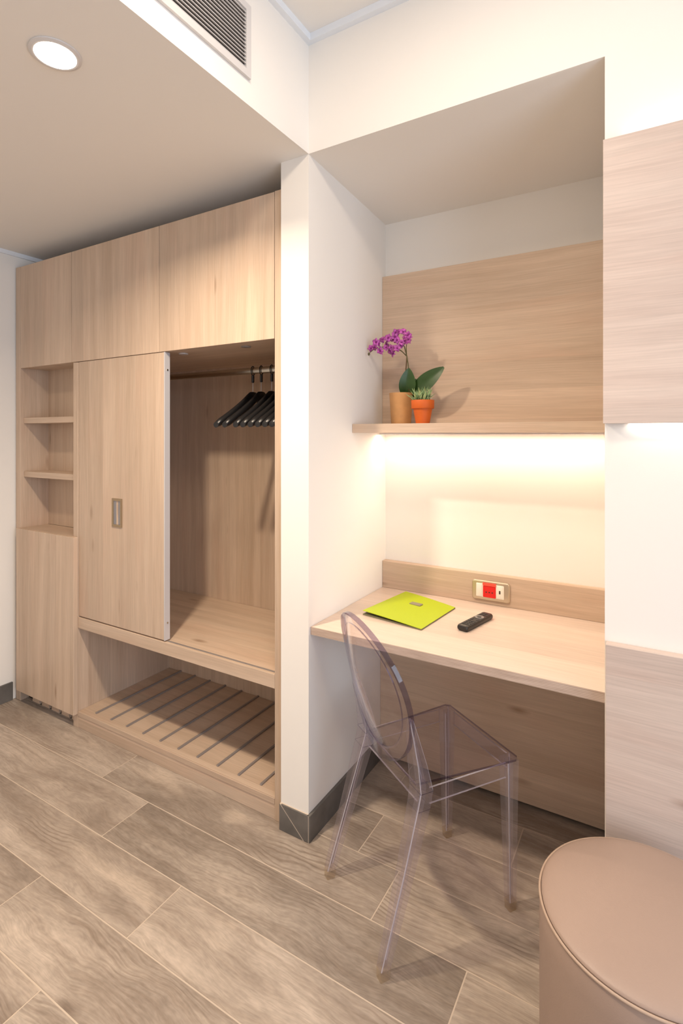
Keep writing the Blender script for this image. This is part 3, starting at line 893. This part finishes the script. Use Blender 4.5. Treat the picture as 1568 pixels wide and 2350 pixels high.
for s in (-1, 1):
    l = leg([(s * 0.159, 0.163, 0.0135, 0.0135, 0.028), (s * 0.156, 0.160, 0.0205, 0.0205, 0.405), (s * 0.1555, 0.1595, 0.0215, 0.0215, 0.452)])
    MB().loft([octo(s * 0.159, 0.163, 0.0125, 0.0125, 0.0005), octo(s * 0.159, 0.163, 0.0135, 0.0135, 0.0275)]).build('foot_cap', 'foot', l, xf=cxf)
    # rear leg runs up past the seat into the back frame
    l = leg([(s * 0.176, -0.285, 0.0140, 0.0150, 0.028), (s * 0.171, -0.215, 0.0200, 0.0190, 0.25), (s * 0.164, -0.166, 0.0270, 0.0215, 0.42),
             (s * 0.162, -0.158, 0.0295, 0.0205, 0.46), (s * 0.160, -0.170, 0.0290, 0.0150, 0.53), (s * 0.167, -0.188, 0.0215, 0.0100, 0.60), (s * 0.177, -0.203, 0.0085, 0.0060, 0.66)])
    MB().loft([octo(s * 0.176, -0.287, 0.0130, 0.0140, 0.0005), octo(s * 0.176, -0.285, 0.0140, 0.0150, 0.0275)]).build('foot_cap', 'foot', l, xf=cxf)
    # joint collars where the seat slots into the rear leg
    m = MB()
    m.loft([octo(s * 0.162, -0.158, 0.0300, 0.0211, z) for z in (0.4578, 0.4596)], False, False, 1, [1] * 8)
    m.loft([octo(s * 0.164, -0.166, 0.0275, 0.0221, z) for z in (0.4120, 0.4134)], False, False, 1, [1] * 8)
    m.build('joint_collar', CM, ch, xf=cxf)
# seat plate
def seat_outline(inset=0.0):
    pts_ = [(-0.146, -0.166), (0.146, -0.166), (0.150, -0.13), (0.178, 0.168), (0.166, 0.182), (-0.166, 0.182), (-0.178, 0.168), (-0.150, -0.13)]
    return [(x * (1 - inset), y * (1 - inset)) for x, y in pts_]
m = MB()
m.loft([[(x, y, z) for x, y in seat_outline()] for z in (0.4525, 0.4590)], True, False, 0, [1] * 8)
m.build('seat', CM, ch, xf=cxf)
def apron(p, q, z0=0.408, z1=0.452, th=0.0028):
    p, q = Vector((*p, 0)), Vector((*q, 0))
    d = (q - p).normalized(); nn = Vector((-d.y, d.x, 0)) * th
    r = lambda z: [tuple(Vector((v.x, v.y, z))) for v in (p - nn, q - nn, q + nn, p + nn)]
    v = r(z0) + r(z1)
    MB().add(v, [(3, 2, 1, 0), (4, 5, 6, 7), (0, 1, 5, 4), (1, 2, 6, 5), (2, 3, 7, 6), (3, 0, 4, 7)], [2, 2, 0, 0, 0, 0]).build('apron', CM, ch, xf=cxf)
apron((-0.144, -0.160), (0.144, -0.160))
apron((-0.133, 0.172), (0.133, 0.172))
apron((-0.166, -0.134), (-0.168, 0.137))
apron((0.166, -0.134), (0.168, 0.137))
# oval back: rim and bowed panel
OZ, OA, OB = 0.688, 0.187, 0.215
def bpos(x, z, bow=0.0):
    return (x, -0.192 - (z - 0.46) * 0.228 + 0.036 * (x / OA) ** 2 - bow, z)
NR = 72
rings = []
for i in range(NR):
    t = 2 * math.pi * i / NR
    ct, st = math.cos(t), math.sin(t)
    ring = []
    low = max(0, -ct)
    wr_ = 0.030 + 0.006 * low
    for (u, w) in ((0.0, 0.006), (0.0, -0.006), (-0.0025, -0.0085), (-wr_, -0.0050), (-wr_ - 0.002, -0.002), (-wr_ - 0.002, 0.002), (-wr_, 0.0050), (-0.0025, 0.0085)):
        x = (OA + u) * st; z = OZ + (OB + u) * ct
        p = bpos(x, z)
        ring.append((p[0], p[1] + w, p[2] + w * 0.2))
    rings.append(ring)
MB().loft(rings, False, True, 0, [1, 1, 0, 0, 1, 0, 0, 1]).build('back_frame', CM, ch, xf=cxf, smooth=True, angle=25)
m = MB()
a_, b_ = OA - 0.032, OB - 0.032
NRg, NA = 8, 48
fr_, bk_ = [], []
for i in range(NRg + 1):
    rr = max(i / NRg, 0.02)
    for j in range(NA):
        t = 2 * math.pi * j / NA
        x, z = a_ * rr * math.sin(t), OZ + b_ * rr * math.cos(t)
        bow = 0.022 * (1 - rr * rr)
        p = bpos(x, z, bow)
        fr_.append((p[0], p[1] + 0.002, p[2])); bk_.append((p[0], p[1] - 0.002, p[2]))
f = []
O = len(fr_)
for i in range(NRg):
    for j in range(NA):
        a, b = i * NA + j, i * NA + (j + 1) % NA
        f.append((a, b, b + NA, a + NA)); f.append((O + a, O + a + NA, O + b + NA, O + b))
f.append(tuple(range(NA))); f.append(tuple(reversed(range(O, O + NA))))
for j in range(NA):
    a, b = NRg * NA + j, NRg * NA + (j + 1) % NA
    f.append((a, b, O + b, O + a))
m.add(fr_ + bk_, f)
m.build('back_panel', CM, ch, xf=cxf, smooth=True, angle=50)

# ------------------------------------------------------------------ pouf
px, py, pr0 = -0.008, 1.243, 0.211
po = thing('pouf', (px, py, 0), 'round taupe leatherette pouf with piped seam by the wall panel', 'pouf')
MB().lathe([(pr0 - 0.02, 0.0), (pr0 - 0.004, 0.004), (pr0 - 0.001, 0.02), (pr0, 0.2), (pr0, 0.40), (pr0 - 0.001, 0.440), (pr0 - 0.004, 0.448)], px, py, 96).build('body', 'leather', po, smooth=True, angle=60)
prof = [(pr0 - 0.004, 0.448)]
for i in range(1, 15):
    t = i / 14
    prof.append(((pr0 - 0.003) * math.cos(t * math.pi / 2 * 0.99), 0.449 + 0.026 * math.sin(t * math.pi / 2) ** 0.9))
MB().lathe(prof, px, py, 96).build('seat_cushion', 'leather', po, smooth=True)
MB().tube([(px + (pr0 - 0.001) * math.cos(2 * math.pi * j / 96), py + (pr0 - 0.001) * math.sin(2 * math.pi * j / 96), 0.4485) for j in range(96)], 0.0028, 8, closed=True).build('piping', 'piping', po, smooth=True)
sa = math.radians(-62)
MB().tube([(px + (pr0 + 0.0003) * math.cos(sa), py + (pr0 + 0.0003) * math.sin(sa), z) for z in (0.01, 0.2, 0.40, 0.445)], 0.0012, 6).build('side_seam', 'piping', po, smooth=True)
